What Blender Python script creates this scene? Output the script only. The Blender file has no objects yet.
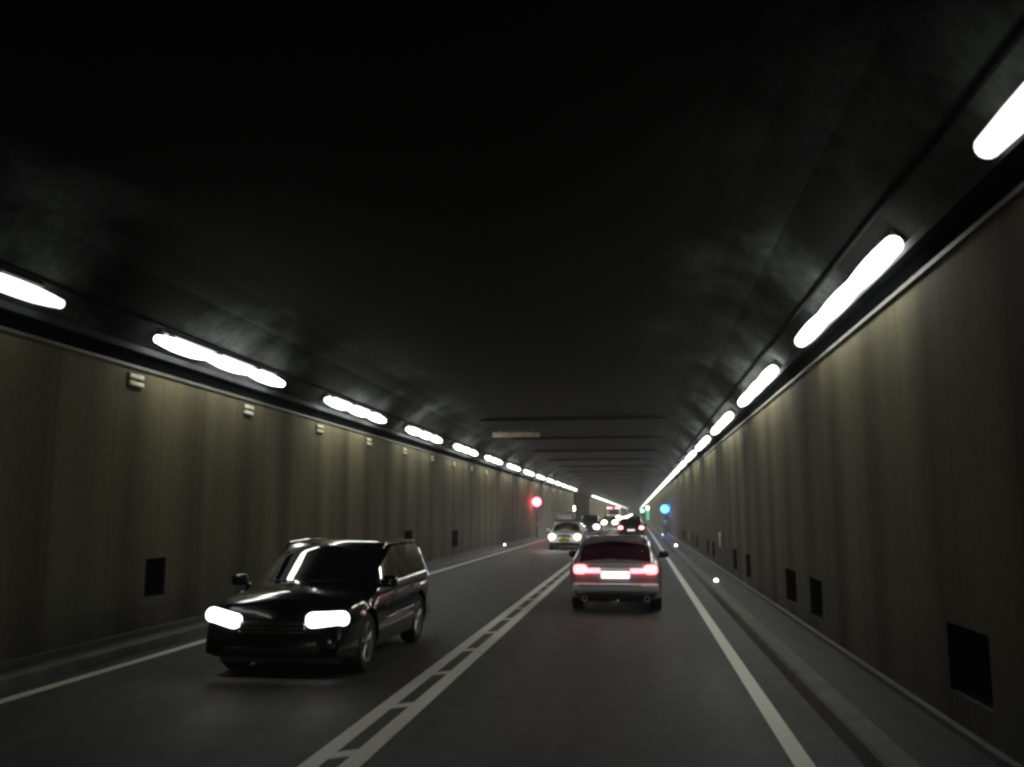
import bpy, bmesh, math, random
from mathutils import Vector, Matrix

S = bpy.context.scene
COL = S.collection
rnd = random.Random(7)

# ------------------------------------------------------------------ camera
CAM_H = 1.95
cam_d = bpy.data.cameras.new('camera')
cam = bpy.data.objects.new('camera', cam_d)
COL.objects.link(cam)
cam_d.sensor_width = 36.0
cam_d.lens = 900 / 1024 * 36.0
cam_d.clip_start = 0.05
cam_d.clip_end = 3000
cam.location = (0, 0, CAM_H)
cam.rotation_euler = (math.radians(90 + 8.126), 0, math.radians(7.829))
cam_d.dof.use_dof = True
cam_d.dof.focus_distance = 14.0
cam_d.dof.aperture_fstop = 1.7
S.camera = cam

# ------------------------------------------------------------------ world (underground: next to no sky)
world = bpy.data.worlds.new('World')
S.world = world
world.use_nodes = True
bg = world.node_tree.nodes['Background']
bg.inputs['Color'].default_value = (0.02, 0.022, 0.03, 1)
bg.inputs['Strength'].default_value = 0.02

S.view_settings.view_transform = 'Standard'
S.view_settings.look = 'None'
S.view_settings.exposure = 0.0
S.view_settings.gamma = 1.0
S.render.engine = 'CYCLES'
S.cycles.use_denoising = True
S.cycles.max_bounces = 6
S.cycles.volume_bounces = 0
S.cycles.caustics_reflective = False
S.cycles.caustics_refractive = False
S.cycles.sample_clamp_indirect = 2.0
S.cycles.sample_clamp_direct = 6.0
S.cycles.pixel_filter_type = 'BLACKMAN_HARRIS'
S.cycles.filter_width = 2.8

LAMP = 17.5          # radiance of the wall lamps
HAZE = 0.0012

# ------------------------------------------------------------------ materials
def nodes(name):
    m = bpy.data.materials.new(name)
    m.use_nodes = True
    nt = m.node_tree
    return m, nt, nt.nodes['Principled BSDF']

def plain(name, col, rough=0.5, metal=0.0, coat=0.0, spec=0.5, var=0.12, scale=6.0):
    m, nt, p = nodes(name)
    p.inputs['Roughness'].default_value = rough
    p.inputs['Metallic'].default_value = metal
    p.inputs['Coat Weight'].default_value = coat
    p.inputs['Coat Roughness'].default_value = 0.03
    p.inputs['Specular IOR Level'].default_value = spec
    tc = nt.nodes.new('ShaderNodeTexCoord')
    n = nt.nodes.new('ShaderNodeTexNoise')
    n.inputs['Scale'].default_value = scale
    n.inputs['Detail'].default_value = 5
    nt.links.new(tc.outputs['Object'], n.inputs['Vector'])
    r = nt.nodes.new('ShaderNodeValToRGB')
    r.color_ramp.elements[0].position = 0.3
    r.color_ramp.elements[1].position = 0.7
    r.color_ramp.elements[0].color = (*[c * (1 - var) for c in col], 1)
    r.color_ramp.elements[1].color = (*[min(1, c * (1 + var)) for c in col], 1)
    nt.links.new(n.outputs['Fac'], r.inputs['Fac'])
    nt.links.new(r.outputs['Color'], p.inputs['Base Color'])
    return m

def emit(name, col, strength):
    m, nt, p = nodes(name)
    p.inputs['Base Color'].default_value = (*[0.6 * c + 0.2 for c in col], 1)
    p.inputs['Roughness'].default_value = 0.4
    p.inputs['Emission Color'].default_value = (*col, 1)
    p.inputs['Emission Strength'].default_value = strength
    return m

class G:
    """tiny node-graph helper"""
    def __init__(s, nt): s.nt = nt
    def n(s, t, **kw):
        x = s.nt.nodes.new(t)
        for k, v in kw.items(): setattr(x, k, v)
        return x
    def l(s, a, b): s.nt.links.new(a, b)
    def math(s, op, a, b=None, c=None):
        x = s.n('ShaderNodeMath', operation=op)
        for i, v in enumerate((a, b, c)):
            if v is None: continue
            if isinstance(v, (int, float)): x.inputs[i].default_value = v
            else: s.l(v, x.inputs[i])
        return x.outputs[0]
    def noise(s, vec, scale, detail=4, rough=0.55):
        x = s.n('ShaderNodeTexNoise')
        x.inputs['Scale'].default_value = scale
        x.inputs['Detail'].default_value = detail
        x.inputs['Roughness'].default_value = rough
        s.l(vec, x.inputs['Vector'])
        return x.outputs['Fac']
    def scaled(s, vec, sc):
        x = s.n('ShaderNodeMapping')
        x.inputs['Scale'].default_value = sc
        s.l(vec, x.inputs['Vector'])
        return x.outputs['Vector']
    def remap(s, v, a, b, c, d):
        x = s.n('ShaderNodeMapRange')
        for i, q in enumerate((a, b, c, d)): x.inputs[i + 1].default_value = q
        s.l(v, x.inputs[0])
        return x.outputs[0]
    def mix(s, f, a, b):
        x = s.n('ShaderNodeMix', data_type='RGBA')
        if isinstance(f, (int, float)): x.inputs[0].default_value = f
        else: s.l(f, x.inputs[0])
        for i, v in ((6, a), (7, b)):
            if isinstance(v, tuple): x.inputs[i].default_value = (*v, 1)
            else: s.l(v, x.inputs[i])
        return x.outputs[2]

def wall_material():
    m, nt, p = nodes('sooty_concrete')
    g = G(nt)
    tc = g.n('ShaderNodeTexCoord')
    sep = g.n('ShaderNodeSeparateXYZ')
    g.l(tc.outputs['Object'], sep.inputs[0])
    y, z = sep.outputs[1], sep.outputs[2]
    # cast panels 1.33 m wide, each its own tone
    k = g.math('FLOOR', g.math('DIVIDE', y, 1.333))
    wn = g.n('ShaderNodeTexWhiteNoise', noise_dimensions='1D')
    g.l(k, wn.inputs['W'])
    panel = g.remap(wn.outputs['Value'], 0, 1, 0.84, 1.08)
    # vertical runs of soot and water
    run = g.noise(g.scaled(tc.outputs['Object'], (1.0, 0.9, 0.10)), 1.2, 4, 0.5)
    run = g.remap(run, 0.32, 0.68, 0.8, 1.12)
    # broad soot streaks every 2 m, as wide as a hand to half a metre
    fs = g.math('FRACT', g.math('DIVIDE', g.math('SUBTRACT', y, 11.46), 1.99))
    ds = g.math('ABSOLUTE', g.math('SUBTRACT', fs, 0.5))
    wob = g.noise(g.scaled(tc.outputs['Object'], (1.0, 0.35, 0.12)), 1.0, 3)
    st = g.remap(g.math('SUBTRACT', ds, g.math('MULTIPLY', g.math('SUBTRACT', wob, 0.5), 0.35)), 0.03, 0.28, 0.60, 1.0)
    run = g.math('MULTIPLY', run, st)
    fine = g.noise(tc.outputs['Object'], 9.0, 6, 0.7)
    fine = g.remap(fine, 0.3, 0.7, 0.86, 1.12)
    grit = g.noise(tc.outputs['Object'], 45.0, 3, 0.8)
    fine = g.math('MULTIPLY', fine, g.remap(grit, 0.3, 0.7, 0.8, 1.2))
    blot = g.noise(tc.outputs['Object'], 0.55, 5, 0.6)
    # joints
    fr = g.math('FRACT', g.math('DIVIDE', y, 1.333))
    j = g.math('LESS_THAN', g.math('ABSOLUTE', g.math('SUBTRACT', fr, 0.5)), 0.488)
    j = g.remap(j, 0, 1, 0.7, 1.0)
    v = g.math('MULTIPLY', g.math('MULTIPLY', panel, run), g.math('MULTIPLY', fine, j))
    col = g.mix(blot, (0.160, 0.135, 0.076), (0.142, 0.132, 0.086))
    # splash dirt near the foot, with an uneven edge
    foot = g.math('ADD', z, g.math('MULTIPLY', blot, -0.8))
    foot = g.remap(foot, 0.35, 0.75, 1.0, 0.0)
    col = g.mix(g.math('MULTIPLY', foot, 0.7), col, (0.115, 0.112, 0.095))
    mul = g.n('ShaderNodeVectorMath', operation='SCALE')
    g.l(col, mul.inputs[0]); g.l(v, mul.inputs['Scale'])
    g.l(mul.outputs[0], p.inputs['Base Color'])
    p.inputs['Roughness'].default_value = 0.75
    p.inputs['Specular IOR Level'].default_value = 0.06
    b = g.n('ShaderNodeBump'); b.inputs['Strength'].default_value = 0.12; b.inputs['Distance'].default_value = 0.02
    g.l(v, b.inputs['Height']); g.l(b.outputs[0], p.inputs['Normal'])
    return m

def ceiling_material():
    m, nt, p = nodes('soot_black_concrete')
    g = G(nt)
    tc = g.n('ShaderNodeTexCoord')
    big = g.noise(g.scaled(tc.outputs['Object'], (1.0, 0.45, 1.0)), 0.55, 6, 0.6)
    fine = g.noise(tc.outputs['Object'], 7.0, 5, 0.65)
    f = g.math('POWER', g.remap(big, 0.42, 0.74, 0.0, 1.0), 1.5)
    # lamp glow painted in: patchy paler colour over the soot towards the lamps
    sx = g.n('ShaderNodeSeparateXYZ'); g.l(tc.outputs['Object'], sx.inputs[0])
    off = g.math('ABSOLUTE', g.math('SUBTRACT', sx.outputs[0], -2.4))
    glow_noise = g.noise(g.scaled(tc.outputs['Object'], (0.8, 0.5, 0.8)), 0.75, 5, 0.55)
    edge = g.remap(g.math('ADD', off, g.math('MULTIPLY', g.math('SUBTRACT', glow_noise, 0.5), 3.0)), 3.0, 4.7, 0.0, 1.0)
    pale = g.math('MULTIPLY', edge, g.remap(glow_noise, 0.46, 0.68, 0.05, 1.0))
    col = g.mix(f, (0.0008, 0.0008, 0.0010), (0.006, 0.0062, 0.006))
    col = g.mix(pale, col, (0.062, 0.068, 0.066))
    mul = g.n('ShaderNodeVectorMath', operation='SCALE')
    g.l(col, mul.inputs[0]); g.l(g.remap(fine, 0.3, 0.7, 0.6, 1.3), mul.inputs['Scale'])
    g.l(mul.outputs[0], p.inputs['Base Color'])
    p.inputs['Roughness'].default_value = 0.9
    p.inputs['Specular IOR Level'].default_value = 0.03
    return m

def asphalt_material(name='asphalt', base=0.066):
    m, nt, p = nodes(name)
    g = G(nt)
    tc = g.n('ShaderNodeTexCoord')
    o = tc.outputs['Object']
    grain = g.noise(o, 60, 4, 0.7)
    mott = g.noise(g.scaled(o, (1, 0.5, 1)), 5.0, 5, 0.65)
    patch = g.noise(g.scaled(o, (1, 0.12, 1)), 1.3, 5, 0.6)
    v = g.math('MULTIPLY', g.remap(grain, 0.3, 0.7, 0.62, 1.45), g.math('MULTIPLY', g.remap(patch, 0.3, 0.7, 0.72, 1.22), g.remap(mott, 0.3, 0.7, 0.72, 1.28)))
    # polished wheel tracks 0.8 m either side of each lane's middle, oil between them
    sx = g.n('ShaderNodeSeparateXYZ'); g.l(o, sx.inputs[0])
    wv = g.math('MULTIPLY', g.math('SUBTRACT', g.noise(g.scaled(o, (1, 0.2, 1)), 0.8, 3), 0.5), 0.7)
    lane = g.math('ABSOLUTE', g.math('SUBTRACT', g.math('ABSOLUTE', g.math('ADD', g.math('ADD', sx.outputs[0], 2.4), wv)), 1.9))
    v = g.math('MULTIPLY', v, g.remap(lane, 0.0, 0.75, 0.80, 1.06))
    mul = g.n('ShaderNodeVectorMath', operation='SCALE')
    mul.inputs[0].default_value = (base, base * 0.985, base * 0.88)
    g.l(v, mul.inputs['Scale'])
    g.l(mul.outputs[0], p.inputs['Base Color'])
    g.l(g.remap(patch, 0.3, 0.7, 0.55, 0.75), p.inputs['Roughness'])
    p.inputs['Specular IOR Level'].default_value = 0.3
    b = g.n('ShaderNodeBump'); b.inputs['Strength'].default_value = 0.35; b.inputs['Distance'].default_value = 0.01
    g.l(grain, b.inputs['Height']); g.l(b.outputs[0], p.inputs['Normal'])
    return m

def paint_material():
    m, nt, p = nodes('worn_road_paint')
    g = G(nt)
    tc = g.n('ShaderNodeTexCoord')
    o = tc.outputs['Object']
    w = g.noise(o, 14, 6, 0.7)
    big = g.noise(g.scaled(o, (1, 0.2, 1)), 1.0, 4)
    f = g.remap(g.math('ADD', w, g.math('MULTIPLY', big, 0.5)), 0.50, 0.80, 0.2, 1.0)
    col = g.mix(f, (0.74, 0.73, 0.60), (0.92, 0.91, 0.80))
    g.l(col, p.inputs['Base Color'])
    p.inputs['Roughness'].default_value = 0.55
    return m

M = {}
M['wall'] = wall_material()
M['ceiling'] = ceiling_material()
M['asphalt'] = asphalt_material()
M['walk'] = asphalt_material('walkway_asphalt', 0.024)
M['kerb'] = plain('kerb_concrete', (0.10, 0.097, 0.08), 0.7, var=0.3, scale=3)
M['paint'] = paint_material()
M['ledge'] = plain('ledge_metal', (0.032, 0.034, 0.038), 0.8, spec=0.05, var=0.3, scale=2)
M['trim'] = plain('pale_trim', (0.085, 0.082, 0.068), 0.6, var=0.3, scale=2)
M['conduit'] = plain('dark_conduit', (0.012, 0.012, 0.013), 0.9, spec=0.0)
M['gap_shade'] = plain('painted_gap_shade', (0.0025, 0.0025, 0.003), 0.95, spec=0.0)
M['niche'] = plain('niche_black', (0.024, 0.025, 0.028), 0.8)
M['housing'] = plain('lamp_housing', (0.03, 0.03, 0.032), 0.4, metal=0.5, var=0.2)
M['bracket'] = plain('pale_bracket', (0.78, 0.74, 0.58), 0.5, var=0.15)
M['tube'] = emit('white_tube_light', (0.97, 1.0, 0.90), LAMP)
M['tube_dimmed'] = emit('dimmed_tube_light', (0.97, 1.0, 0.92), 1.8)  # output cut so the near walls darken towards the frame edges
M['tube_part_dimmed'] = emit('part_dimmed_tube_light', (0.97, 1.0, 0.92), 12.0)
M['plate_sign'] = plain('pale_sign_plate', (0.42, 0.39, 0.27), 0.5)
M['board'] = plain('dusty_board', (0.36, 0.29, 0.21), 0.6, var=0.3)
M['pole'] = plain('grey_pole', (0.10, 0.10, 0.10), 0.4, metal=0.6)
M['black'] = plain('black_plastic', (0.012, 0.012, 0.013), 0.45)
M['rubber'] = plain('tyre_rubber', (0.014, 0.014, 0.014), 0.8)
M['alloy'] = plain('alloy_rim', (0.62, 0.63, 0.64), 0.35, metal=0.6)
M['glass'] = plain('dark_car_glass', (0.006, 0.006, 0.008), 0.03, coat=1.0, var=0.05)
M['glass_reflection'] = plain('dark_glass_painted_reflection', (0.05, 0.012, 0.026), 0.12, coat=0.5, var=0.1)  # wine-red reflection put into the glass colour
M['chrome'] = plain('bright_trim', (0.62, 0.63, 0.65), 0.12, metal=1.0, var=0.05)
M['paint_black'] = plain('black_car_paint', (0.006, 0.006, 0.008), 0.16, coat=1.0, var=0.05)
M['paint_wine'] = plain('warm_grey_car_paint', (0.34, 0.265, 0.275), 0.35, metal=0.1, coat=1.0, var=0.05)
M['bumper_silver'] = plain('silver_grey_bumper', (0.80, 0.80, 0.84), 0.4, metal=0.0, coat=0.6, var=0.05)
M['paint_silver'] = plain('silver_car_paint', (0.84, 0.84, 0.81), 0.3, metal=0.0, coat=1.0, var=0.04)
M['paint_dark'] = plain('dark_grey_car_paint', (0.03, 0.03, 0.034), 0.25, coat=1.0, var=0.05)
M['paint_white'] = plain('white_van_paint', (0.55, 0.55, 0.53), 0.35, coat=0.6, var=0.05)
M['roofbox'] = plain('grey_roof_box', (0.20, 0.20, 0.20), 0.4)
M['plate_yellow'] = plain('yellow_number_plate', (0.85, 0.70, 0.05), 0.5, var=0.02)
M['plate_glow'] = emit('glowing_number_plate', (1.0, 0.99, 0.97), 2.2)  # number plates glow themselves, in place of thrown-back headlight
M['plate_dim'] = emit('softly_glowing_number_plate', (1.0, 0.86, 0.8), 1.2)
M['head'] = emit('headlight_lens', (1.0, 0.96, 0.99), 4.5)
M['head_far'] = emit('far_headlight_lens', (1.0, 0.97, 0.95), 120)
M['head_glare'] = emit('glaring_headlight_lens', (1.0, 0.95, 0.92), 420)
M['head_warm'] = emit('warm_headlight_lens', (1.0, 0.93, 0.78), 200)
M['tail'] = emit('tail_light_lens', (1.0, 0.245, 0.275), 3.6)
M['tail_far'] = emit('far_tail_light_lens', (1.0, 0.2, 0.25), 14)
M['tail_red'] = emit('dim_tail_light_lens', (1.0, 0.03, 0.09), 0.55)
M['marker'] = emit('marker_lamp', (1.0, 0.35, 0.42), 6)
M['red'] = emit('red_signal', (1.0, 0.085, 0.15), 40)
M['blue'] = emit('blue_signal', (0.03, 0.26, 1.0), 60)
M['green'] = emit('green_sign_face', (0.12, 0.75, 0.36), 0.8)
M['green_far'] = emit('pale_green_sign_face', (0.5, 1.0, 0.8), 3.0)
M['white_lamp'] = emit('small_white_lamp', (1.0, 0.97, 0.85), 8)
M['stud'] = emit('white_stud_glow', (0.88, 0.92, 1.0), 7)  # stud glow stands in for headlight the lenses throw back
M['reflector_red'] = plain('red_reflector', (0.4, 0.01, 0.02), 0.2)

# tiny far lights are found by chance hits only, which keeps the picture calm
for k in ('head_glare', 'marker', 'tail_far', 'tail_red', 'plate_dim', 'stud', 'green', 'green_far', 'white_lamp'):
    M[k].cycles.emission_sampling = 'NONE'

# ------------------------------------------------------------------ mesh helpers
class MB:
    def __init__(s): s.v = []; s.f = []; s.smooth = False
    def add(s, vs, fs):
        o = len(s.v); s.v += [tuple(x) for x in vs]; s.f += [tuple(i + o for i in f) for f in fs]
        return s
    def box(s, x0, x1, y0, y1, z0, z1):
        return s.add([(x0,y0,z0),(x1,y0,z0),(x1,y1,z0),(x0,y1,z0),(x0,y0,z1),(x1,y0,z1),(x1,y1,z1),(x0,y1,z1)],
                     [(0,3,2,1),(4,5,6,7),(0,1,5,4),(1,2,6,5),(2,3,7,6),(3,0,4,7)])
    def rbox(s, c, d, r=0.02, seg=2, rot=None):
        bm = bmesh.new()
        bmesh.ops.create_cube(bm, size=1.0)
        for v in bm.verts: v.co = Vector((v.co.x * d[0], v.co.y * d[1], v.co.z * d[2]))
        r = min(r, 0.49 * min(d))
        bmesh.ops.bevel(bm, geom=list(bm.edges), offset=r, segments=seg, profile=0.5, affect='EDGES')
        s.from_bm(bm, c, rot); return s
    def from_bm(s, bm, c=(0,0,0), rot=None):
        bm.verts.index_update()
        R = rot.to_matrix() if rot is not None else Matrix.Identity(3)
        s.add([R @ v.co + Vector(c) for v in bm.verts], [[v.index for v in f.verts] for f in bm.faces])
        bm.free()
    def ball(s, c, d, rot=None, u=20, v=12):
        bm = bmesh.new()
        bmesh.ops.create_uvsphere(bm, u_segments=u, v_segments=v, radius=0.5)
        for q in bm.verts: q.co = Vector((q.co.x * d[0], q.co.y * d[1], q.co.z * d[2]))
        s.from_bm(bm, c, rot); return s
    def tube(s, a, b, r0, r1=None, n=12, caps=True):
        a, b = Vector(a), Vector(b); r1 = r0 if r1 is None else r1
        d = (b - a).normalized()
        u = d.orthogonal().normalized(); w = d.cross(u)
        vs = []
        for p, r in ((a, r0), (b, r1)):
            for i in range(n):
                t = 2 * math.pi * i / n
                vs.append(p + u * (math.cos(t) * r) + w * (math.sin(t) * r))
        fs = [(i, (i + 1) % n, n + (i + 1) % n, n + i) for i in range(n)]
        if caps: fs += [tuple(range(n))[::-1], tuple(range(n, 2 * n))]
        return s.add(vs, fs)
    def lathe(s, prof, axis='x', c=(0,0,0), n=32, closed=True):
        """prof: (along axis, radius)"""
        m = len(prof); vs = []
        for i in range(n):
            t = 2 * math.pi * i / n
            for a, r in prof:
                if axis == 'x': p = (a, r * math.cos(t), r * math.sin(t))
                elif axis == 'y': p = (r * math.cos(t), a, r * math.sin(t))
                else: p = (r * math.cos(t), r * math.sin(t), a)
                vs.append((p[0] + c[0], p[1] + c[1], p[2] + c[2]))
        fs = []
        for i in range(n):
            k = (i + 1) % n
            for j in range(m if closed else m - 1):
                l = (j + 1) % m
                fs.append((i * m + j, i * m + l, k * m + l, k * m + j))
        return s.add(vs, fs)
    def extrude_y(s, prof, y0, y1, step=None):
        """prof: closed list of (x, z)"""
        n = len(prof)
        ys = [y0, y1]
        vs = [(x, y, z) for y in ys for x, z in prof]
        fs = [(i, (i + 1) % n, n + (i + 1) % n, n + i) for i in range(n)]
        fs += [tuple(range(n))[::-1], tuple(range(n, 2 * n))]
        return s.add(vs, fs)
    def build(s, name, mat, parent=None, smooth=True, angle=35):
        me = bpy.data.meshes.new(name)
        me.from_pydata([tuple(v) for v in s.v], [], s.f)
        bm = bmesh.new(); bm.from_mesh(me)
        bmesh.ops.recalc_face_normals(bm, faces=list(bm.faces))
        bm.to_mesh(me); bm.free()
        if smooth:
            for p in me.polygons: p.use_smooth = True
            me.set_sharp_from_angle(angle=math.radians(angle))
        me.materials.append(mat if not isinstance(mat, str) else M[mat])
        o = bpy.data.objects.new(name, me)
        COL.objects.link(o)
        if parent is not None: o.parent = parent
        return o

def tag(o, label=None, cat=None, group=None, kind=None):
    if label: o['label'] = label
    if cat: o['category'] = cat
    if group: o['group'] = group
    if kind: o['kind'] = kind
    return o

def empty(name, loc=(0,0,0), rz=0.0):
    o = bpy.data.objects.new(name, None)
    o.empty_display_size = 0.2
    o.location = loc; o.rotation_euler = (0, 0, rz)
    COL.objects.link(o)
    return o

def copy_tree(o, parent=None):
    c = o.copy(); COL.objects.link(c)
    if parent is not None: c.parent = parent
    for ch in list(o.children): copy_tree(ch, c)
    return c

ORD = ['nearest', 'second nearest', 'third nearest', 'fourth nearest', 'fifth nearest', 'sixth nearest', 'seventh nearest', 'eighth nearest']

# ------------------------------------------------------------------ setting
Y0, Y1 = -30.0, 760.0
XR, XL = 2.62, -7.42            # wall faces
BAY0, BAY1, BAYX = 107.5, 145.0, -10.6   # lay-by on the left
WT = 4.08                      # top of the walls

MB().add([(-12, Y0, 0), (XR + 0.6, Y0, 0), (XR + 0.6, Y1, 0), (-12, Y1, 0)], [(0, 1, 2, 3)]).build('road', 'asphalt', smooth=False)['kind'] = 'structure'

# painted lines: sheets 4 mm above the asphalt
mk = MB()
def strip(x0, x1, y0, y1, z=0.004, n=1):
    mk.add([(x0, y0, z), (x1, y0, z), (x1, y1, z), (x0, y1, z)], [(0, 1, 2, 3)])
strip(1.17, 1.33, -20, 740)
strip(-6.66, -6.50, -20, 740)
strip(-2.635, -2.475, -20, 740)
strip(-2.325, -2.155, -20, 740)
y = 1.6
while y < 330:                 # short cross bars between the two centre lines
    mk.add([(-2.473, y, 0.004), (-2.327, y + 0.12, 0.004), (-2.327, y + 0.34, 0.004), (-2.473, y + 0.22, 0.004)], [(0, 1, 2, 3)])
    y += 1.88
mk.build('lane_marking', 'paint', smooth=False)['kind'] = 'structure'

# right kerb and walkway
kb = MB(); kb.extrude_y([(1.70, -0.05), (1.74, 0.13), (1.77, 0.15), (1.98, 0.15), (1.98, -0.05)], Y0, Y1)
kb.build('kerb', 'kerb', angle=20)['kind'] = 'structure'
MB().box(1.983, XR + 0.3, Y0, Y1, -0.05, 0.144).build('pavement', 'walk', smooth=False)['kind'] = 'structure'
kl = MB()
for a, b in ((Y0, BAY0), (BAY1, Y1)):
    kl.extrude_y([(-6.88, -0.05), (-6.92, 0.13), (-6.95, 0.15), (-7.12, 0.15), (-7.12, -0.05)], a, b)
kl.build('kerb', 'kerb', angle=20)['kind'] = 'structure'
pl = MB()
for a, b in ((Y0, BAY0), (BAY1, Y1)):
    pl.box(XL - 0.3, -7.123, a, b, -0.05, 0.144)
pl.build('pavement', 'walk', smooth=False)['kind'] = 'structure'

# walls with real recesses
def wall_sheet(x, side, y0, y1, z0, z1, holes):
    """sheet at x, facing -side; holes (ya, yb, za, zb) are left open"""
    ys = sorted({y0, y1} | {q for h in holes for q in h[:2]})
    zs = sorted({z0, z1} | {q for h in holes for q in h[2:]})
    m = MB()
    for i in range(len(ys) - 1):
        for j in range(len(zs) - 1):
            yc, zc = (ys[i] + ys[i+1]) / 2, (zs[j] + zs[j+1]) / 2
            if any(h[0] < yc < h[1] and h[2] < zc < h[3] for h in holes): continue
            m.add([(x, ys[i], zs[j]), (x, ys[i+1], zs[j]), (x, ys[i+1], zs[j+1]), (x, ys[i], zs[j+1])], [(0, 1, 2, 3)])
    return m
def niche(x, side, h, parent):
    d = 0.32 * side
    m = MB()
    a, b, c, e = h
    m.add([(x,a,c),(x,b,c),(x,b,e),(x,a,e),(x+d,a,c),(x+d,b,c),(x+d,b,e),(x+d,a,e)],
          [(4,5,6,7),(0,1,5,4),(2,3,7,6),(1,2,6,5),(3,0,4,7)])
    return m.build('niche', 'niche', parent, smooth=False)

H_R = [(7.45, 8.4, 0.46, 1.02), (13.75, 14.7, 0.40, 0.96), (15.9, 17.0, 0.40, 0.96),
       (22.1, 23.0, 0.38, 0.94), (25.0, 26.0, 0.38, 0.94), (32.1, 33.1, 0.38, 0.92), (34.5, 35.5, 0.38, 0.92),
       (41.0, 42.0, 0.38, 0.94), (44.0, 45.0, 0.38, 0.94), (50.5, 51.5, 0.38, 0.94), (53.5, 54.5, 0.38, 0.94)]
H_L = [(13.05, 13.65, 0.66, 1.24), (28.6, 29.6, 0.55, 1.35), (36.2, 37.4, 0.55, 1.20)]

wr = wall_sheet(XR, 1, Y0, Y1, -0.1, WT, H_R).build('tunnel_wall', 'wall', smooth=False)
tag(wr, 'long sooty brown concrete wall on the right beside the narrow walkway', 'tunnel wall')
for h in H_R: niche(XR, 1, h, wr)
wl_m = wall_sheet(XL, -1, Y0, BAY0, -0.1, WT, H_L)
wl_m.add([(XL, BAY0, -0.1), (BAYX, BAY0, -0.1), (BAYX, BAY0, 5.4), (XL, BAY0, 5.4),
          (BAYX, BAY1, -0.1), (BAYX, BAY1, 5.4), (XL, BAY1, -0.1), (XL, BAY1, 5.4)],
         [(0, 1, 2, 3), (1, 4, 5, 2), (4, 6, 7, 5)])
wl_m.add([(XL, BAY1, -0.1), (XL, Y1, -0.1), (XL, Y1, WT), (XL, BAY1, WT)], [(0, 1, 2, 3)])
wl = wl_m.build('tunnel_wall', 'wall', smooth=False)
tag(wl, 'olive brown concrete wall on the left with a lay-by opening far down', 'tunnel wall')
for h in H_L: niche(XL, -1, h, wl)
# plinth at the foot of the walls
pr = MB(); pr.box(XR - 0.07, XR - 0.003, Y0, Y1, 0.146, 0.205); pr.build('plinth', 'trim', wr, smooth=False)
pq = MB()
for a, b in ((Y0, BAY0), (BAY1, Y1)): pq.box(XL + 0.003, XL + 0.07, a, b, 0.146, 0.205)
pq.build('plinth', 'trim', wl, smooth=False)

# ceiling: haunches over the walls and a flat soffit with shallow cross ribs
ZC = 5.5
cl = MB()
prof = [(XR + 0.02, 4.42), (XR - 0.08, 4.55), (1.75, 5.22), (1.25, 5.42), (0.8, ZC), (-5.6, ZC), (-6.1, 5.42), (-6.6, 5.22), (XL + 0.08, 4.55), (XL - 0.02, 4.42)]
for i in range(len(prof) - 1):
    (xa, za), (xb, zb) = prof[i], prof[i + 1]
    cl.add([(xa, Y0, za), (xb, Y0, zb), (xb, Y1, zb), (xa, Y1, za)], [(0, 1, 2, 3)])
cl.add([(XL - 0.02, BAY0 - 1, ZC - 0.1), (BAYX - 0.5, BAY0 - 1, ZC - 0.1), (BAYX - 0.5, BAY1 + 1, ZC - 0.1), (XL - 0.02, BAY1 + 1, ZC - 0.1)], [(0, 1, 2, 3)])
y = 34.0
while y < 200:
    cl.box(-6.0, 1.2, y, y + 0.28, ZC - 0.10, ZC + 0.05)
    y += 9.0
# closing walls at the two ends, rear one far behind the camera
for yy in (Y0, Y1):
    cl.add([(-12, yy, -0.1), (4, yy, -0.1), (4, yy, 6), (-12, yy, 6)], [(0, 1, 2, 3)])
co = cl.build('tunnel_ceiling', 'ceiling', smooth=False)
tag(co, 'soot black tunnel ceiling with faint patches of painted lamp glow and cross ribs', 'ceiling')

# ledges over the walls: pale trim line, black strip painting the gap's shade, grey ledge
def ledge(side, segs, label):
    X = XR if side > 0 else XL
    o = MB()
    for a, b in segs:
        x0, x1 = sorted((X - side * 0.13, X + side * 0.02)); o.box(x0, x1, a, b, 4.31, 4.40)
    root = o.build('cable_ledge', 'ledge', smooth=False)
    t = MB(); k = MB(); u = MB()
    for a, b in segs:
        x0, x1 = sorted((X - side * 0.035, X + side * 0.02)); t.box(x0, x1, a, b, WT + 0.002, WT + 0.045)
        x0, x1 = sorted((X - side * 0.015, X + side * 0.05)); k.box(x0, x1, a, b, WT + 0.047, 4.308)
        u.tube((X - side * 0.33, a, 4.74), (X - side * 0.33, b, 4.74), 0.025, n=8)
    t.build('trim_strip', 'trim', root, smooth=False)
    k.build('gap_shade_strip', 'gap_shade', root, smooth=False)
    u.build('conduit', 'conduit', root)
    return tag(root, label, 'ledge')
ledge(1, [(Y0, Y1)], 'continuous grey cable ledge along the top of the right wall')
ledge(-1, [(Y0, BAY0), (BAY1, Y1)], 'grey cable ledge topping the left wall, broken at the lay-by')

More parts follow.
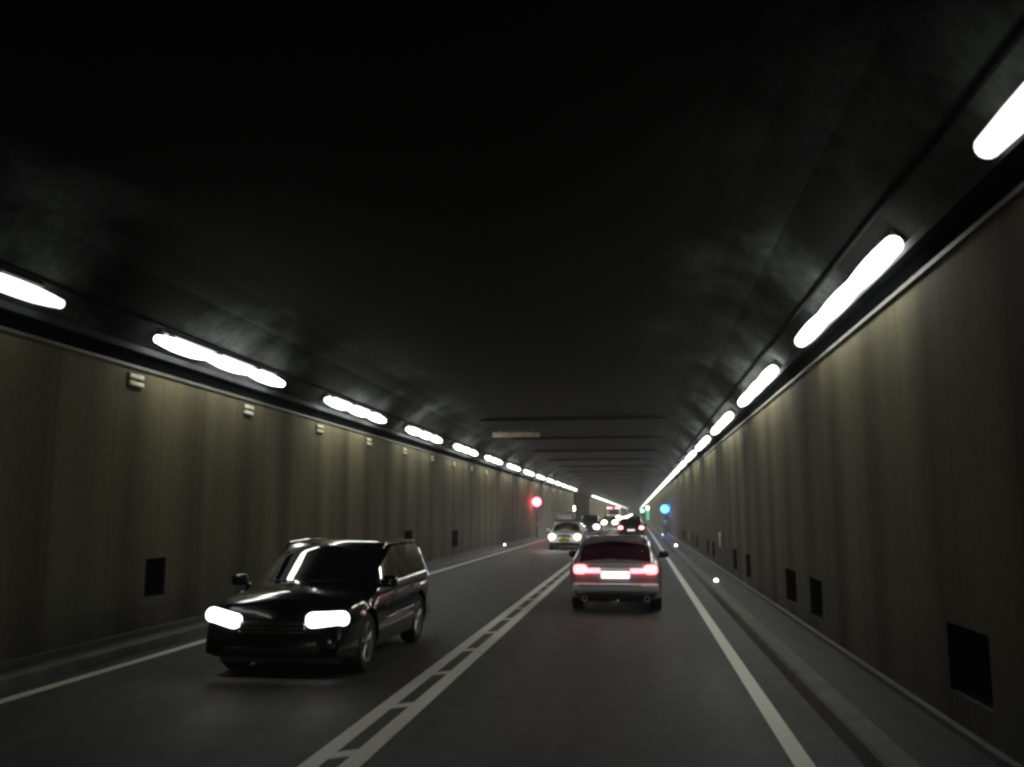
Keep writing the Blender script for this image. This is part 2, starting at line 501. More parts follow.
# ------------------------------------------------------------------ wall lamps
PER, LEN = 7.45, 4.85
def lamp_parts(side, with_parts=True):
    """origin at the lamp's near end on its axis; +y along the tunnel; side +1 = right wall"""
    seg = LEN / 3
    nk = 0.86 if side > 0 else 0.60
    def bar(y0, y1, r):
        m = MB()
        prof = [(y0, 0.0), (y0 + 0.012, r * 0.6), (y0 + 0.05, r * nk), (y0 + 0.2, r * (nk + 0.95) / 2), (y0 + 0.5, r * 1.0), ((y0 + y1) / 2, r * 1.03), (y1 - 0.5, r * 1.0), (y1 - 0.2, r * (nk + 0.95) / 2), (y1 - 0.05, r * nk), (y1 - 0.012, r * 0.6), (y1, 0.0)]
        m.lathe(prof, 'y', n=14, closed=False)
        return m
    hs = MB()
    # a trough behind the tubes that faces down and towards the road
    a = math.radians(45)
    def P(u, w): return (side * (math.cos(a) * w + math.sin(a) * u) , math.cos(a) * w * 1.0 - math.sin(a) * u)
    sec = [(-0.09, 0.125), (0.09, 0.125), (0.11, 0.20), (-0.11, 0.20)]
    hs.extrude_y([P(u, w) for u, w in sec], 0.3, LEN - 0.3)
    if with_parts:
        root = empty('tunnel_lamp')
        hs.build('housing', 'housing', root, smooth=False)
        for k in range(3):
            bar(k * seg + 0.01, (k + 1) * seg - 0.01, 0.104).build('tube', 'tube', root)
            c = MB()
            c.box(-0.03, 0.03, k * seg + 0.40, k * seg + 0.48, 0.08, 0.15)
            c.build('holder', 'housing', root, smooth=False)
    else:
        m = MB()
        for k in range(3):
            b = bar(k * seg + 0.01, (k + 1) * seg - 0.01, 0.104); m.add(b.v, b.f)
        root = m.build('tunnel_lamp', 'tube')
    return root

def lamps(side, ys, X, Z, where):
    proto = lamp_parts(side, True); far = lamp_parts(side, False)
    used = [False, False]
    for i in list(range(2, len(ys))) + [0, 1]:
        yy = ys[i]
        k = 0 if i < 12 else 1
        src = (proto, far)[k]
        o = src if not used[k] else copy_tree(src)
        used[k] = True
        o.location = (X, yy, Z)
        if i < 2:                      # nearest tubes dimmed to imitate darkening at the frame edges
            for c in o.children:
                if c.name.startswith('tube'):
                    c.data = c.data.copy(); c.data.materials[0] = M[('tube_dimmed', 'tube_part_dimmed')[i]]
        if i < 7:
            tag(o, f'{ORD[i]} white three-tube lamp above the {where} wall', 'tunnel lamp', 'tube lamps along the tunnel')
        else:
            tag(o, f'distant white tube lamp in the row above the {where} wall', 'tunnel lamp', f'distant tube lamps above the {where} wall')
yr = []; y = 0.9
while y < 720: yr.append(y); y += PER
yr[0] += 0.45
yr += [-21.6, -29.0]       # the row goes on behind the camera, two left out to keep near walls dark
lamps(1, yr, 2.38, 4.38, 'right')
yl = []; y = 4.85
while y < 720:
    if not (BAY0 - LEN - 0.2 < y < BAY1 + 0.5): yl.append(y)
    y += PER
yl[0] += 0.35
yl += [-17.7, -25.1]
lamps(-1, yl, -7.02, 4.50, 'left')

# ------------------------------------------------------------------ small fittings on the walls
def place(root, i, y, x, z): root.location = (x, y, z)
# pale two-bar brackets below the left ledge, one per 4 m joint
br = MB(); br.rbox((0.012, 0, 0), (0.02, 0.40, 0.24), 0.006)
root_b = br.build('wall_bracket', M['wall'])
for dz in (-0.055, 0.055):
    q = MB(); q.rbox((0.035, 0, dz), (0.03, 0.38, 0.062), 0.01); q.build('bar', 'bracket', root_b)
for i in range(9):
    o = root_b if i == 0 else copy_tree(root_b)
    o.location = (XL, 12.45 + 3.98 * i, 3.90)
    tag(o, f'{ORD[i]} pale two-bar bracket under the left ledge' if i < 7 else 'far pale two-bar bracket under the left ledge', 'wall bracket', 'two-bar brackets under the left ledge')

# white kerb studs
def stud():
    r = MB(); r.lathe([(0, 0.0), (0, 0.085), (0.03, 0.08), (0.04, 0.0)], 'z', n=16, closed=False)
    root = r.build('kerb_stud', 'housing')
    MB().ball((0, 0, 0.06), (0.11, 0.11, 0.10)).build('lens', 'stud', root)
    return root
st = stud()
SPOTS = [(1.98, 24.1, 'white glowing kerb stud nearest on the right kerb', 1), (1.97, 48.2, 'second glowing kerb stud along the right kerb', 1),
         (1.95, 72.3, 'third and faintest glowing stud along the right kerb', 0), (-7.05, 48.4, 'lone white glowing stud on the left kerb', 1)]
for i, (x, y, lb, big) in enumerate(SPOTS):
    o = st if i == 0 else copy_tree(st)
    o.location = (x, y, 0.15); o.scale = (1, 1, 1) if big else (0.8, 0.8, 0.8)
    if i == 1: o.scale = (1.3,) * 3
    tag(o, lb, 'kerb stud', 'glowing studs on the kerbs')

# pale notice plates on the right wall
def notice(y, z, w, h, label):
    r = MB(); r.rbox((-0.02, 0, 0), (0.03, w, h), 0.008)
    o = r.build('wall_notice', 'plate_sign')
    f = MB(); f.rbox((-0.028, 0, 0), (0.02, w + 0.05, h + 0.05), 0.006)
    f.build('frame', 'pole', o)
    o.location = (XR, y, z)
    tag(o, label, 'wall plate')
    for c in o.children: c.location = (0.015, 0, 0)
notice(29.6, 1.08, 0.60, 0.42, 'larger blank cream plate on the right wall past the niches')
notice(47.5, 0.75, 0.50, 0.28, 'small far cream plate low on the right wall')

# hanging board under the ceiling
bd = empty('overhead_board', (-5.05, 38.0, 5.22), math.radians(2))
MB().rbox((0, 0, 0), (2.0, 0.12, 0.20), 0.02).build('board', 'board', bd)
for x in (-0.7, 0.7):
    MB().tube((x, 0, 0.09), (x, 0, 0.30), 0.02).build('hanger', 'pole', bd)
tag(bd, 'dusty pale board hanging below the black ceiling on the left', 'overhead board')

# signal lamps on posts
def signal(x, y, z, mat, label, dia):
    r = empty('signal_lamp', (x, y, 0.144))
    MB().tube((0, 0, 0), (0, 0, z + 0.25), 0.045).build('pole', 'pole', r)
    MB().lathe([(0, 0.0), (0, 0.12), (0.03, 0.12), (0.04, 0.05), (0.05, 0.0)], 'z', n=16, closed=False).build('base', 'pole', r)
    MB().ball((0, -0.16, z), (dia, dia, dia)).build('lens', mat, r)
    MB().rbox((0, -0.02, z + dia * 0.55), (0.3, 0.5, 0.08), 0.03).build('housing', 'black', r)
    MB().rbox((0, -0.07, 0.95), (0.24, 0.13, 0.36), 0.02).build('control_box', 'plate_sign', r)
    tag(r, label, 'signal lamp')
signal(XL + 0.36, 64.4, 2.52, 'red', 'glowing red signal lamp on a post by the left wall', 0.62)
signal(XR - 0.36, 75.5, 2.05, 'blue', 'glowing blue signal lamp on a post by the right wall', 0.62)

# green lit emergency cabinet on the right wall and a far one
gs = empty('emergency_cabinet', (XR, 188, 0.144))
MB().rbox((-0.45, 0.1, 1.15), (0.86, 0.5, 2.3), 0.03).build('cabinet', 'pole', gs)
MB().rbox((-0.45, -0.16, 1.15), (0.66, 0.03, 2.0), 0.01).build('door', 'green', gs)
MB().ball((-0.45, -0.15, 2.62), (0.62, 0.4, 0.8)).build('lamp', 'white_lamp', gs)
tag(gs, 'green lit emergency cabinet with a white lamp on top, right wall', 'emergency cabinet')
fs = empty('exit_sign', (XR, 330, 2.35))
MB().rbox((-0.75, 0, 0), (1.4, 0.25, 1.2), 0.04).build('sign_face', 'green_far', fs)
MB().tube((-0.06, 0, 0.35), (-0.001, 0, 0.35), 0.05).build('bracket', 'pole', fs)
tag(fs, 'far pale green glowing sign box projecting from the right wall', 'exit sign')
wlmp = empty('corner_lamp', (XL + 0.10, BAY0 - 0.4, 2.35))
MB().rbox((0, 0, 0), (0.22, 0.2, 0.62), 0.09, 3).build('lens', 'white_lamp', wlmp)
MB().rbox((-0.06, 0.06, 0), (0.08, 0.2, 0.7), 0.02).build('back_plate', 'pole', wlmp)
tag(wlmp, 'small upright white lamp on the left wall before the lay-by', 'wall lamp')

# ------------------------------------------------------------------ cars
def interp(pts, x):
    if x <= pts[0][0]: return pts[0][1]
    for (a, b), (c, d) in zip(pts, pts[1:]):
        if x <= c:
            t = (x - a) / (c - a) if c > a else 0
            return b + (d - b) * t
    return pts[-1][1]

def smoothed(pts, n=160, k=5):
    a, b = pts[0][0], pts[-1][0]
    xs = [a + (b - a) * i / n for i in range(n + 1)]
    z = [interp(pts, x) for x in xs]
    for _ in range(k):
        z = [z[0]] + [(z[i-1] + 2 * z[i] + z[i+1]) / 4 for i in range(1, n)] + [z[-1]]
    return list(zip(xs, z))

def car(label, cat, loc, rz, P, name='car'):
    """local +y is the car's nose. P: dimensions, profile and materials"""
    L, W, H = P['L'], P['W'], P['H']
    root = empty(name, loc, rz)
    tag(root, label, cat)
    yf, yrr = L / 2, -L / 2
    ztop = smoothed(P['top'])
    zb0 = P.get('zb', 0.22)
    belt = P['belt']                       # (rear, front)
    wy_f, wy_r = P['axle_f'], P['axle_r']
    R = P['wheel']
    cowl, wsf = P['cowl'], P['ws_top']      # windscreen base and top (y)
    rw0, rw1 = P['rw_base'], P['rw_top']    # rear window base and top (y)
    wroof = P.get('wroof', 0.76)
    ys = [yrr + L * i / 110 for i in range(111)]
    NS = 6
    grid = []
    def crown(y):
        c = 0.07 if y > cowl else 0.035
        for a, b, k in ((wsf, cowl, 0.155), (rw0, rw1, 0.07)):
            q = max(0.0, a - y, y - b) / 0.40
            if q < 1:
                w = 1 - q * q * (3 - 2 * q)
                c = max(c, 0.035 + (k - 0.035) * w)
        return c
    for y in ys:
        s_f = min(1, max(0, (y - (yf - 0.65)) / 0.65)); s_r = min(1, max(0, ((yrr + 0.5) - y) / 0.5))
        w = W / 2 * (1 - P.get('nf', 0.17) * s_f ** 2.2 - P.get('nr', 0.10) * s_r ** 2.2)
        zt = interp(ztop, y)
        zb = zb0 + 0.07 * s_f ** 2 + 0.07 * s_r ** 2
        zbelt = belt[0] + (belt[1] - belt[0]) * (y - yrr) / L
        ze = min(zbelt, zt - crown(y) - 0.075)
        t = min(1, max(0, (zt - zbelt) / (H - zbelt)))
        wc = w * (0.90 + (wroof - 0.90) * t)
        zm = zb + (ze - zb) * 0.52
        pts = [(w * 0.86, zb), (w * 0.95, zb + 0.03), (w * 0.985, zb + (ze - zb) * 0.2), (w * 0.995, zb + (ze - zb) * 0.36), (w, zm),
               (w, zb + (ze - zb) * 0.68), (w * 0.992, zb + (ze - zb) * 0.82), (w * 0.975, ze - 0.05), (w * 0.95, ze)]
        jb = len(pts) - 1
        zc = zt - crown(y) - 0.045
        for k in range(1, NS + 1):
            u = k / NS
            pts.append((w * 0.95 + (wc + 0.02 - w * 0.95) * (u ** 1.15), ze + (zc - ze) * u))
        jc = len(pts) - 1
        cr = crown(y)
        pts += [(wc - 0.008, zc + 0.03 if zt - cr - 0.02 > zc + 0.035 else zc + (zt - cr - zc) * 0.5), (wc - 0.05, zt - cr * 0.9 - 0.008)]
        jr = len(pts)
        for u in (0.82, 0.72, 0.6, 0.48, 0.36, 0.24, 0.12, 0.0):
            pts.append((wc * u, zt - cr * (u ** 1.3)))
        grid.append((y, pts, ze, zc, t))
    n = len(grid[0][1])
    parts = {'body': MB(), 'windscreen': MB(), 'rear_window': MB(), 'side_window': MB()}
    pillars = P.get('pillars', [])
    axles = ((wy_f, R), (wy_r, R))
    Ra = R * 1.17
    def arch(p):
        x, y, z = p
        if z > R + Ra or abs(x) < W * 0.30: return p, False
        for wy, r in axles:
            d = math.hypot(y - wy, z - r)
            if d < Ra:
                d = max(d, 1e-4)
                return (x, wy + (y - wy) / d * Ra, max(zb0 * 0.9, r + (z - r) / d * Ra)), True
        return p, False
    for sx in (1, -1):
        for i in range(len(grid) - 1):
            y, p, ze, zc, t = grid[i]; y2, p2, ze2, zc2, t2 = grid[i + 1]
            ym = (y + y2) / 2
            for j in range(n - 1):
                kind = 'body'
                if j >= jr - 1 and cowl > ym > wsf: kind = 'windscreen'
                elif j >= jr - 1 and rw0 < ym < rw1: kind = 'rear_window'
                elif jb <= j < jc - 0 and P['sw'][0] < ym < P['sw'][1] and min(zc - ze, zc2 - ze2) > 0.10 and not any(abs(ym - q) < 0.045 for q in pillars):
                    kind = 'side_window' if j > jb - 1 else 'body'
                raw = [(sx * p[j][0], y, p[j][1]), (sx * p2[j][0], y2, p2[j][1]), (sx * p2[j+1][0], y2, p2[j+1][1]), (sx * p[j+1][0], y, p[j+1][1])]
                if kind == 'body' and j < jb:
                    mv = [arch(q) for q in raw]
                    if all(q[1] for q in mv): continue
                    raw = [q[0] for q in mv]
                parts[kind].add(raw, [(0, 1, 2, 3)])
    # end caps
    for idx in (0, len(grid) - 1):
        y, p, *_ = grid[idx]
        for j in range(n - 1):
            parts['body'].add([(-p[j][0], y, p[j][1]), (p[j][0], y, p[j][1]), (p[j+1][0], y, p[j+1][1]), (-p[j+1][0], y, p[j+1][1])], [(0, 1, 2, 3)])
    for kname, m in parts.items():
        if not m.v: continue
        if kname == 'side_window':
            for sgn in (1, -1):
                q = MB()
                for f in m.f:
                    if m.v[f[0]][0] * sgn > 0: q.add([m.v[i] for i in f], [(0, 1, 2, 3)])
                weld(q).build(kname, P.get('glass', 'glass'), root)
        else:
            weld(m).build(kname, P['paint'] if kname == 'body' else P.get('glass', 'glass'), root, angle=30)
    # dark floor pan and arch liners
    u = MB()
    u.box(-W * 0.40, W * 0.40, yrr + 0.25, yf - 0.25, zb0 - 0.03, zb0 + 0.16)
    for wy in (wy_f, wy_r):
        u.box(-W * 0.36, W * 0.36, wy - Ra, wy + Ra, zb0 + 0.02, R + Ra - 0.04)
    u.build('floor_pan', 'black', root, smooth=False)
    # wheels
    tw = P.get('tyre_w', 0.22)
    for sx in (1, -1):
        for wy in (wy_f, wy_r):
            xo = sx * (W / 2 - 0.03)
            t = MB()
            h = tw / 2
            t.lathe([(-h, R * 0.68), (-h * 1.04, R * 0.80), (-h, R * 0.93), (-h * 0.75, R * 0.99), (0, R), (h * 0.75, R * 0.99), (h, R * 0.93), (h * 1.04, R * 0.80), (h, R * 0.68)], 'x', n=36)
            w = t.build('wheel', 'rubber', root)
            w.location = (xo - sx * h, wy, R)
            rm = MB()
            rm.lathe([(sx * h * 0.2, R * 0.66), (sx * h * 0.95, R * 0.70), (sx * h * 0.98, R * 0.64), (sx * h * 0.5, R * 0.60)], 'x', n=36)
            for k in range(5):
                a = 2 * math.pi * k / 5 + 0.3
                for da in (-0.12, 0.12):
                    rm.tube((sx * h * 0.72, 0.10 * R * math.cos(a), 0.10 * R * math.sin(a)), (sx * h * 0.80, R * 0.64 * math.cos(a + da), R * 0.64 * math.sin(a + da)), R * 0.065, R * 0.05, n=6)
            rm.lathe([(sx * h * 0.3, 0.0), (sx * h * 0.3, R * 0.16), (sx * h * 0.85, R * 0.15), (sx * h * 0.9, 0.0)], 'x', n=16, closed=False)
            rm.build('rim', 'alloy', w)
            bk = MB(); bk.lathe([(sx * h * 0.1, 0.0), (sx * h * 0.1, R * 0.66)], 'x', n=24, closed=False); bk.build('brake_disc', 'black', w)
    # mirrors
    my, mz = P['mirror']
    for sx in (1, -1):
        m = MB()
        m.rbox((sx * (W / 2 + 0.10), my, mz), (0.22, 0.12, 0.15), 0.05, 3)
        m.tube((sx * (W / 2 - 0.07), my + 0.03, mz - 0.06), (sx * (W / 2 + 0.06), my, mz - 0.05), 0.025, n=8)
        m.build('mirror', P.get('mirror_mat', 'black'), root)
    return root

def weld(m):
    me = bpy.data.meshes.new('w'); me.from_pydata(m.v, [], m.f)
    bm = bmesh.new(); bm.from_mesh(me); bpy.data.meshes.remove(me)
    bmesh.ops.remove_doubles(bm, verts=list(bm.verts), dist=0.0008)
    bad = [f for f in bm.faces if f.calc_area() < 1e-8]
    if bad: bmesh.ops.delete(bm, geom=bad, context='FACES')
    q = MB(); q.from_bm(bm); return q

from mathutils import Euler
PI = math.pi

def rails(root, P, mat, y0, y1, inset=0.0):
    H = P['H']; x = P['W'] / 2 * P.get('wroof', 0.76) - 0.05 - inset
    for sx in (1, -1):
        m = MB()
        pts = [(sx * x, y0, H - 0.12), (sx * x, y0 + 0.12, H - 0.05), (sx * x, (y0 + y1) / 2, H - 0.025), (sx * x, y1 - 0.15, H - 0.045), (sx * x, y1, H - 0.11)]
        for a, b in zip(pts, pts[1:]): m.tube(a, b, 0.02, n=8)
        m.build('roof_rail', mat, root)

def side_trim(root, P, zr, zf, ya, yb, mat, h=0.03):
    for sx in (1, -1):
        m = MB(); x = sx * (P['W'] / 2 + 0.002)
        m.add([(x, ya, zr), (x, yb, zf), (x, yb, zf + h), (x, ya, zr + h)], [(0, 1, 2, 3)])
        return m

def door_lines(root, P, ys, z0, z1):
    for sx in (1, -1):
        for k, (a, b) in enumerate(zip(ys, ys[1:])):
            m = MB()
            m.rbox((sx * (P['W'] / 2 + 0.006), b + 0.16 if False else a + 0.14, z1 - 0.13), (0.03, 0.20, 0.03), 0.012)
            m.build('door_handle', P.get('handle', 'chrome'), root)

# ---- black SUV coming towards the camera in the left lane
P = dict(L=4.40, W=1.84, H=1.56, belt=(1.04, 0.97), wheel=0.36, axle_f=1.33, axle_r=-1.30, zb=0.22,
         top=[(-2.20, 0.72), (-2.17, 1.00), (-1.98, 1.34), (-1.72, 1.50), (-1.0, 1.555), (-0.2, 1.56), (0.34, 1.50), (1.27, 1.08), (1.43, 1.045), (1.80, 1.00), (2.05, 0.91), (2.16, 0.76), (2.20, 0.56)],
         cowl=1.25, ws_top=0.32, rw_base=-2.08, rw_top=-1.76, sw=(-1.75, 1.10), pillars=(-0.92, 0.0), mirror=(0.86, 1.06), paint='paint_black', mirror_mat='paint_black', wroof=0.82, nf=0.13, nr=0.07)
suv = car('black SUV with blazing headlights coming along the left lane', 'car', (-4.22, 12.45, 0), PI, P, 'sport_utility_car')
rails(suv, P, 'chrome', -1.75, 0.10)
door_lines(suv, P, [-1.0, -0.1, 0.7], 0.4, 1.0)
for sx in (1, -1):
    m = MB(); w = P['W'] / 2
    m.tube((sx * (w * 0.955), -1.70, 1.03), (sx * (w * 0.955), 0.90, 0.99), 0.022, n=8)
    m.build('window_glint_strip', 'chrome', suv)  # added strip, stands in for lamp reflections along the belt line
    m = MB(); m.rbox((sx * (w + 0.006), 0.0, 0.56), (0.035, 1.75, 0.075), 0.014); m.build('side_glint_strip', 'chrome', suv)  # added bright strip in place of lamp reflections on the flank
for sx in (1, -1):
    m = MB(); m.rbox((sx * 0.63, 2.09, 0.71), (0.50, 0.22, 0.175), 0.08, 4, Euler((0.25, -0.16 if sx > 0 else 0.02, sx * -0.35)))
    m.build('headlight', 'head', suv)
    m = MB(); m.rbox((sx * 0.60, 2.17, 0.46), (0.20, 0.06, 0.11), 0.03); h = m.build('fog_lamp', 'alloy', suv)
    m = MB(); m.rbox((sx * 0.77, -2.10, 0.92), (0.16, 0.20, 0.22), 0.05); m.build('tail_light', 'tail_red', suv)
m = MB(); m.rbox((0, 2.18, 0.62), (0.80, 0.06, 0.14), 0.03); gr = m.build('grille', 'black', suv)
m = MB()
for k in range(3): m.rbox((0, 2.215, 0.575 + 0.045 * k), (0.80, 0.02, 0.014), 0.005)
m.build('slat', 'chrome', gr)
MB().rbox((0, 2.19, 0.34), (1.20, 0.05, 0.12), 0.03).build('air_intake', 'black', suv)
for sx in (1, -1):
    m = MB(); m.tube((sx * 0.10, 1.29, 1.085), (sx * 0.50, 1.21, 1.09), 0.010, n=6); m.build('wiper', 'black', suv)

# ---- wine-grey estate just ahead in the right lane
P = dict(L=4.72, W=1.84, H=1.46, belt=(0.98, 0.92), wheel=0.33, axle_f=1.40, axle_r=-1.42, zb=0.25,
         top=[(-2.36, 0.55), (-2.35, 0.90), (-2.28, 1.00), (-2.12, 1.17), (-1.82, 1.38), (-1.5, 1.43), (-0.6, 1.46), (0.1, 1.455), (0.45, 1.40), (1.15, 1.02), (1.3, 0.98), (2.0, 0.86), (2.25, 0.74), (2.34, 0.62), (2.36, 0.5)],
         cowl=1.12, ws_top=0.44, rw_base=-2.24, rw_top=-1.84, sw=(-1.85, 1.02), pillars=(-1.0, -0.05), mirror=(0.78, 1.00), paint='paint_wine', glass='glass_reflection', nr=0.15, wroof=0.71)
est = car('warm grey estate car with glowing tail lights just ahead', 'car', (-0.44, 20.25, 0), 0, P, 'estate_car')
rails(est, P, 'chrome', -1.95, 0.20, 0.0)
for sx in (1, -1):
    MB().rbox((sx * 0.685, -2.30, 0.845), (0.25, 0.18, 0.175), 0.06, 3, Euler((0, 0, sx * 0.25))).build('tail_light', 'tail', est)
    MB().rbox((sx * 0.425, -2.355, 0.825), (0.27, 0.05, 0.095), 0.02).build('tail_light', 'tail', est)
    m = MB(); m.lathe([(-2.40, 0.055), (-2.28, 0.055), (-2.28, 0.042), (-2.395, 0.042)], 'y', (sx * 0.60, 0, 0.30), n=20); m.build('exhaust_pipe', 'bracket', est)
    MB().rbox((sx * 0.72, -2.33, 0.56), (0.24, 0.05, 0.035), 0.012).build('bumper_reflector', 'chrome', est)
MB().rbox((0, -2.375, 0.745), (0.54, 0.025, 0.125), 0.01).build('number_plate', 'plate_glow', est)
MB().rbox((0, -2.34, 0.50), (1.66, 0.14, 0.17), 0.05, 3).build('bumper', 'bumper_silver', est)
MB().rbox((0, -2.41, 0.545), (1.40, 0.02, 0.022), 0.008).build('bumper_strip', 'chrome', est)
MB().rbox((0, -2.33, 0.325), (1.40, 0.10, 0.15), 0.03).build('diffuser', 'black', est)
MB().rbox((0, -2.385, 0.255), (0.14, 0.06, 0.06), 0.02).build('tow_cover', 'chrome', est)
MB().rbox((0, -2.345, 0.905), (1.10, 0.06, 0.10), 0.025).build('tailgate_trim', 'bumper_silver', est)
MB().rbox((0, -1.90, 1.415), (1.10, 0.22, 0.035), 0.015).build('spoiler', 'paint_wine', est)
m = MB(); m.tube((0.02, -2.28, 1.03), (0.42, -2.20, 1.11), 0.011, n=6); m.build('wiper', 'black', est)
for sx in (1, -1):
    MB().ball((sx * 0.68, 2.10, 0.68), (0.36, 0.3, 0.15)).build('headlight', 'head', est)

# ---- silver estate with a roof box coming the other way
P = dict(L=4.50, W=1.78, H=1.48, belt=(0.98, 0.93), wheel=0.31, axle_f=1.35, axle_r=-1.30, zb=0.22,
         top=[(-2.25, 0.6), (-2.22, 0.98), (-1.95, 1.36), (-1.6, 1.45), (-0.6, 1.48), (0.1, 1.47), (0.42, 1.42), (1.10, 1.03), (1.3, 0.98), (1.95, 0.88), (2.15, 0.78), (2.23, 0.66), (2.25, 0.5)],
         cowl=1.08, ws_top=0.42, rw_base=-2.15, rw_top=-1.75, sw=(-1.8, 0.98), pillars=(-0.95, -0.05), mirror=(0.75, 1.02), paint='paint_silver', mirror_mat='paint_silver')
sil = car('silver estate with a grey roof box coming along the left lane', 'car', (-3.74, 49.3, 0), PI, P, 'estate_car')
for sx in (1, -1):
    MB().ball((sx * 0.66, 2.14, 0.68), (0.34, 0.26, 0.30)).build('headlight', 'head_far', sil)
MB().rbox((0, 2.245, 0.72), (0.70, 0.04, 0.10), 0.03).build('grille', 'black', sil)
MB().rbox((0, 2.262, 0.545), (0.56, 0.025, 0.15), 0.01).build('number_plate', 'plate_yellow', sil)
MB().rbox((0, 2.20, 0.33), (1.55, 0.12, 0.20), 0.05).build('bumper', 'black', sil)
rb = MB(); rb.rbox((0.1, -0.35, 1.74), (0.95, 1.95, 0.40), 0.16, 4)
rbo = rb.build('roof_box', 'roofbox'); rbo.location = (-3.74, 49.3, 0); rbo.rotation_euler = (0, 0, PI)
tag(rbo, 'grey roof box carried on top of the silver estate', 'roof box')
for yy in (-1.0, 0.2):
    m = MB(); m.tube((-0.62, yy, 1.515), (0.62, yy, 1.515), 0.02, n=8)
    for sx in (1, -1): m.tube((sx * 0.6, yy, 1.40), (sx * 0.6, yy, 1.53), 0.025, n=8)
    m.build('roof_bar', 'black', sil)

# ---- smaller traffic
def small_car(label, x, y, facing, paint, head='head_far', tail='tail_far', H=1.5, lamp=0.26, name='car', plate=None):
    k = H / 1.5
    P = dict(L=4.3, W=1.78, H=H, belt=(0.98 * k, 0.93 * k), wheel=0.31, axle_f=1.30, axle_r=-1.25, zb=0.22,
             top=[(-2.15, 0.6), (-2.12, 0.98 * k), (-1.85, 1.38 * k), (-1.5, 1.46 * k), (-0.6, H), (0.1, H), (0.42, 1.43 * k), (1.10, 1.03 * k), (1.3, 0.98 * k), (1.85, 0.86 * k), (2.05, 0.78), (2.13, 0.66), (2.15, 0.5)],
             cowl=1.08, ws_top=0.42, rw_base=-2.08, rw_top=-1.6, sw=(-1.75, 0.98), pillars=(-0.95, -0.05), mirror=(0.75, 1.0 * k), paint=paint)
    c = car(label, 'car', (x, y, 0), PI if facing < 0 else 0, P, name)
    for sx in (1, -1):
        MB().ball((sx * 0.64, 2.05, 0.68), (lamp * 1.2, 0.26, lamp)).build('headlight', head, c)
        MB().rbox((sx * 0.70, -2.11, 0.90), (0.26, 0.12, 0.18), 0.03).build('tail_light', tail, c)
    MB().rbox((0, -2.155, 0.74), (0.50, 0.02, 0.11), 0.006).build('number_plate', plate or 'plate_sign', c)
    MB().rbox((0, 2.14, 0.42), (1.3, 0.05, 0.16), 0.03).build('air_intake', 'black', c)
    return c
small_car('dark people carrier behind the silver estate with round bright headlights', -4.1, 80.2, -1, 'paint_dark', H=1.68, lamp=0.44, name='people_carrier')
small_car('dark hatchback with pink tail lights ahead of the warm grey estate', -0.42, 64.2, 1, 'paint_dark', H=1.55, name='hatchback_car', plate='plate_dim')
small_car('far dark car in the right lane beyond the hatchback', -0.30, 112, 1, 'paint_dark', name='hatchback_car')
for i, (x, y, hm) in enumerate(((-3.4, 176, 'head_glare'), (-3.0, 205, 'head_warm'), (-3.3, 240, 'head_glare'), (-3.1, 285, 'head_glare'), (-3.2, 340, 'head_glare'), (-3.1, 410, 'head_glare'))):
    c = small_car('distant oncoming car seen only as bright headlights', x, y, -1, 'paint_dark', hm, lamp=0.80)
    c['group'] = 'distant oncoming cars in the left lane'
c = small_car('oncoming car with warm headlights between people carrier and van', -3.3, 112, -1, 'paint_dark', 'head_warm', lamp=0.58)

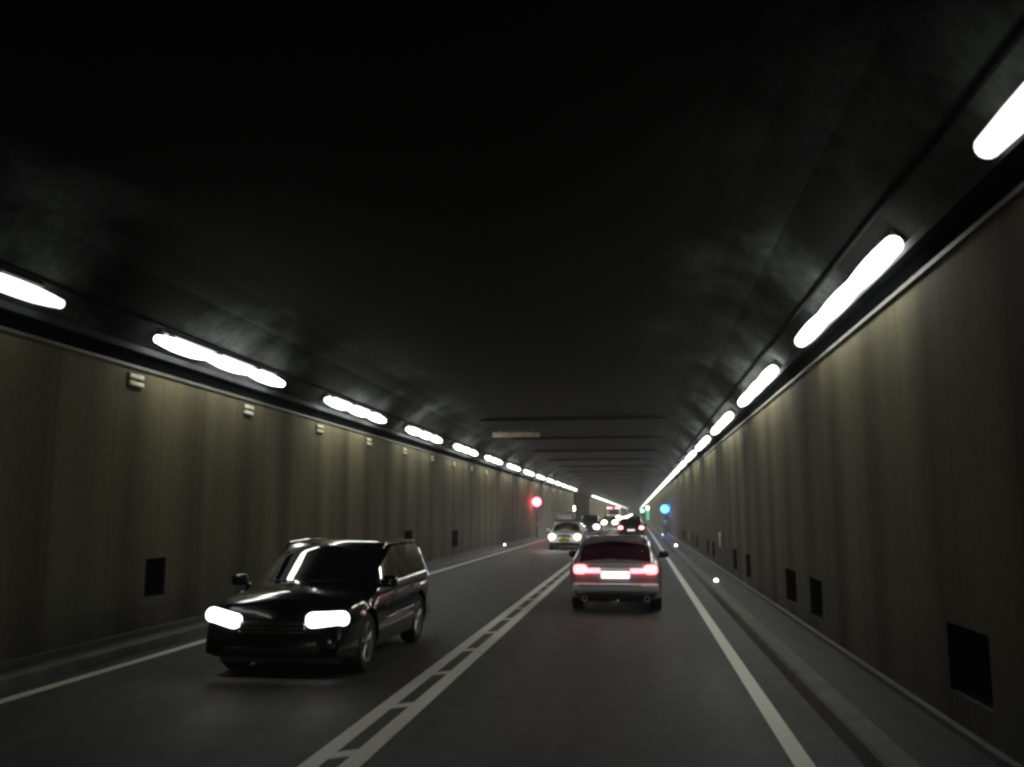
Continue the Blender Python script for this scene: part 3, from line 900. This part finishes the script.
# ---- large van with a row of marker lamps
vn = empty('delivery_van', (-3.75, 150, 0), PI)
tag(vn, 'tall pale oncoming van with a row of reddish roof lamps', 'van')
m = MB()
prof = [(-3.0, 0.35), (-3.0, 2.45), (-2.85, 2.58), (1.2, 2.58), (1.6, 2.45), (2.25, 1.45), (2.85, 1.20), (3.0, 0.95), (3.0, 0.35)]
k = len(prof)
vs = [(sx * (1.0 if z < 1.5 else 0.93), yy, z) for sx in (-1, 1) for yy, z in prof]
m.add(vs, [tuple(range(k))[::-1], tuple(range(k, 2 * k))] + [(i, (i + 1) % k, k + (i + 1) % k, k + i) for i in range(k)])
m.build('body', 'paint_white', vn, smooth=False)
MB().add([(-0.82, 1.69, 2.36), (0.82, 1.69, 2.36), (0.86, 2.23, 1.52), (-0.86, 2.23, 1.52)], [(0, 1, 2, 3)]).build('windscreen', 'glass', vn, smooth=False)
for sx in (1, -1):
    MB().add([(sx * 1.003, 0.9, 1.48), (sx * 1.003, 1.95, 1.48), (sx * 0.97, 1.5, 2.2), (sx * 0.97, 0.9, 2.2)], [(0, 1, 2, 3)]).build('side_window', 'glass', vn, smooth=False)
    MB().ball((sx * 0.78, 2.98, 1.02), (0.80, 0.26, 0.72)).build('headlight', 'head_warm', vn)
    MB().rbox((sx * 1.12, 1.95, 1.75), (0.22, 0.1, 0.4), 0.03).build('mirror', 'black', vn)
    for wy in (1.9, -1.9):
        t = MB(); t.lathe([(-0.11, 0.23), (-0.11, 0.34), (0, 0.36), (0.11, 0.34), (0.11, 0.23)], 'x', n=24)
        w = t.build('wheel', 'rubber', vn); w.location = (sx * 0.92, wy, 0.36)
        r = MB(); r.lathe([(sx * 0.05, 0), (sx * 0.08, 0.1), (sx * 0.06, 0.235)], 'x', n=18, closed=False); r.build('rim', 'alloy', w)
for x in (-0.95, -0.45, 0.5, 1.0):
    MB().ball((x * 0.92, 1.45, 2.62), (0.30, 0.14, 0.26)).build('marker_lamp', 'marker', vn)
MB().rbox((0, 3.0, 0.5), (1.9, 0.12, 0.24), 0.04).build('bumper', 'black', vn)

# ------------------------------------------------------------------ air of the tunnel
if HAZE > 0:
    hz = MB().box(-13.5, 5.0, Y0 - 2, Y1 + 2, -1.2, 6.6).build('haze', 'black', smooth=False)
    hz['kind'] = 'stuff'
    m = bpy.data.materials.new('tunnel_air'); m.use_nodes = True
    nt = m.node_tree
    for nd in list(nt.nodes):
        if nd.type == 'BSDF_PRINCIPLED': nt.nodes.remove(nd)
    vol = nt.nodes.new('ShaderNodeVolumePrincipled')
    vol.inputs['Color'].default_value = (0.80, 0.82, 0.82, 1)
    vol.inputs['Density'].default_value = HAZE
    vol.inputs['Anisotropy'].default_value = 0.6
    nt.links.new(vol.outputs[0], nt.nodes['Material Output'].inputs['Volume'])
    hz.data.materials[0] = m
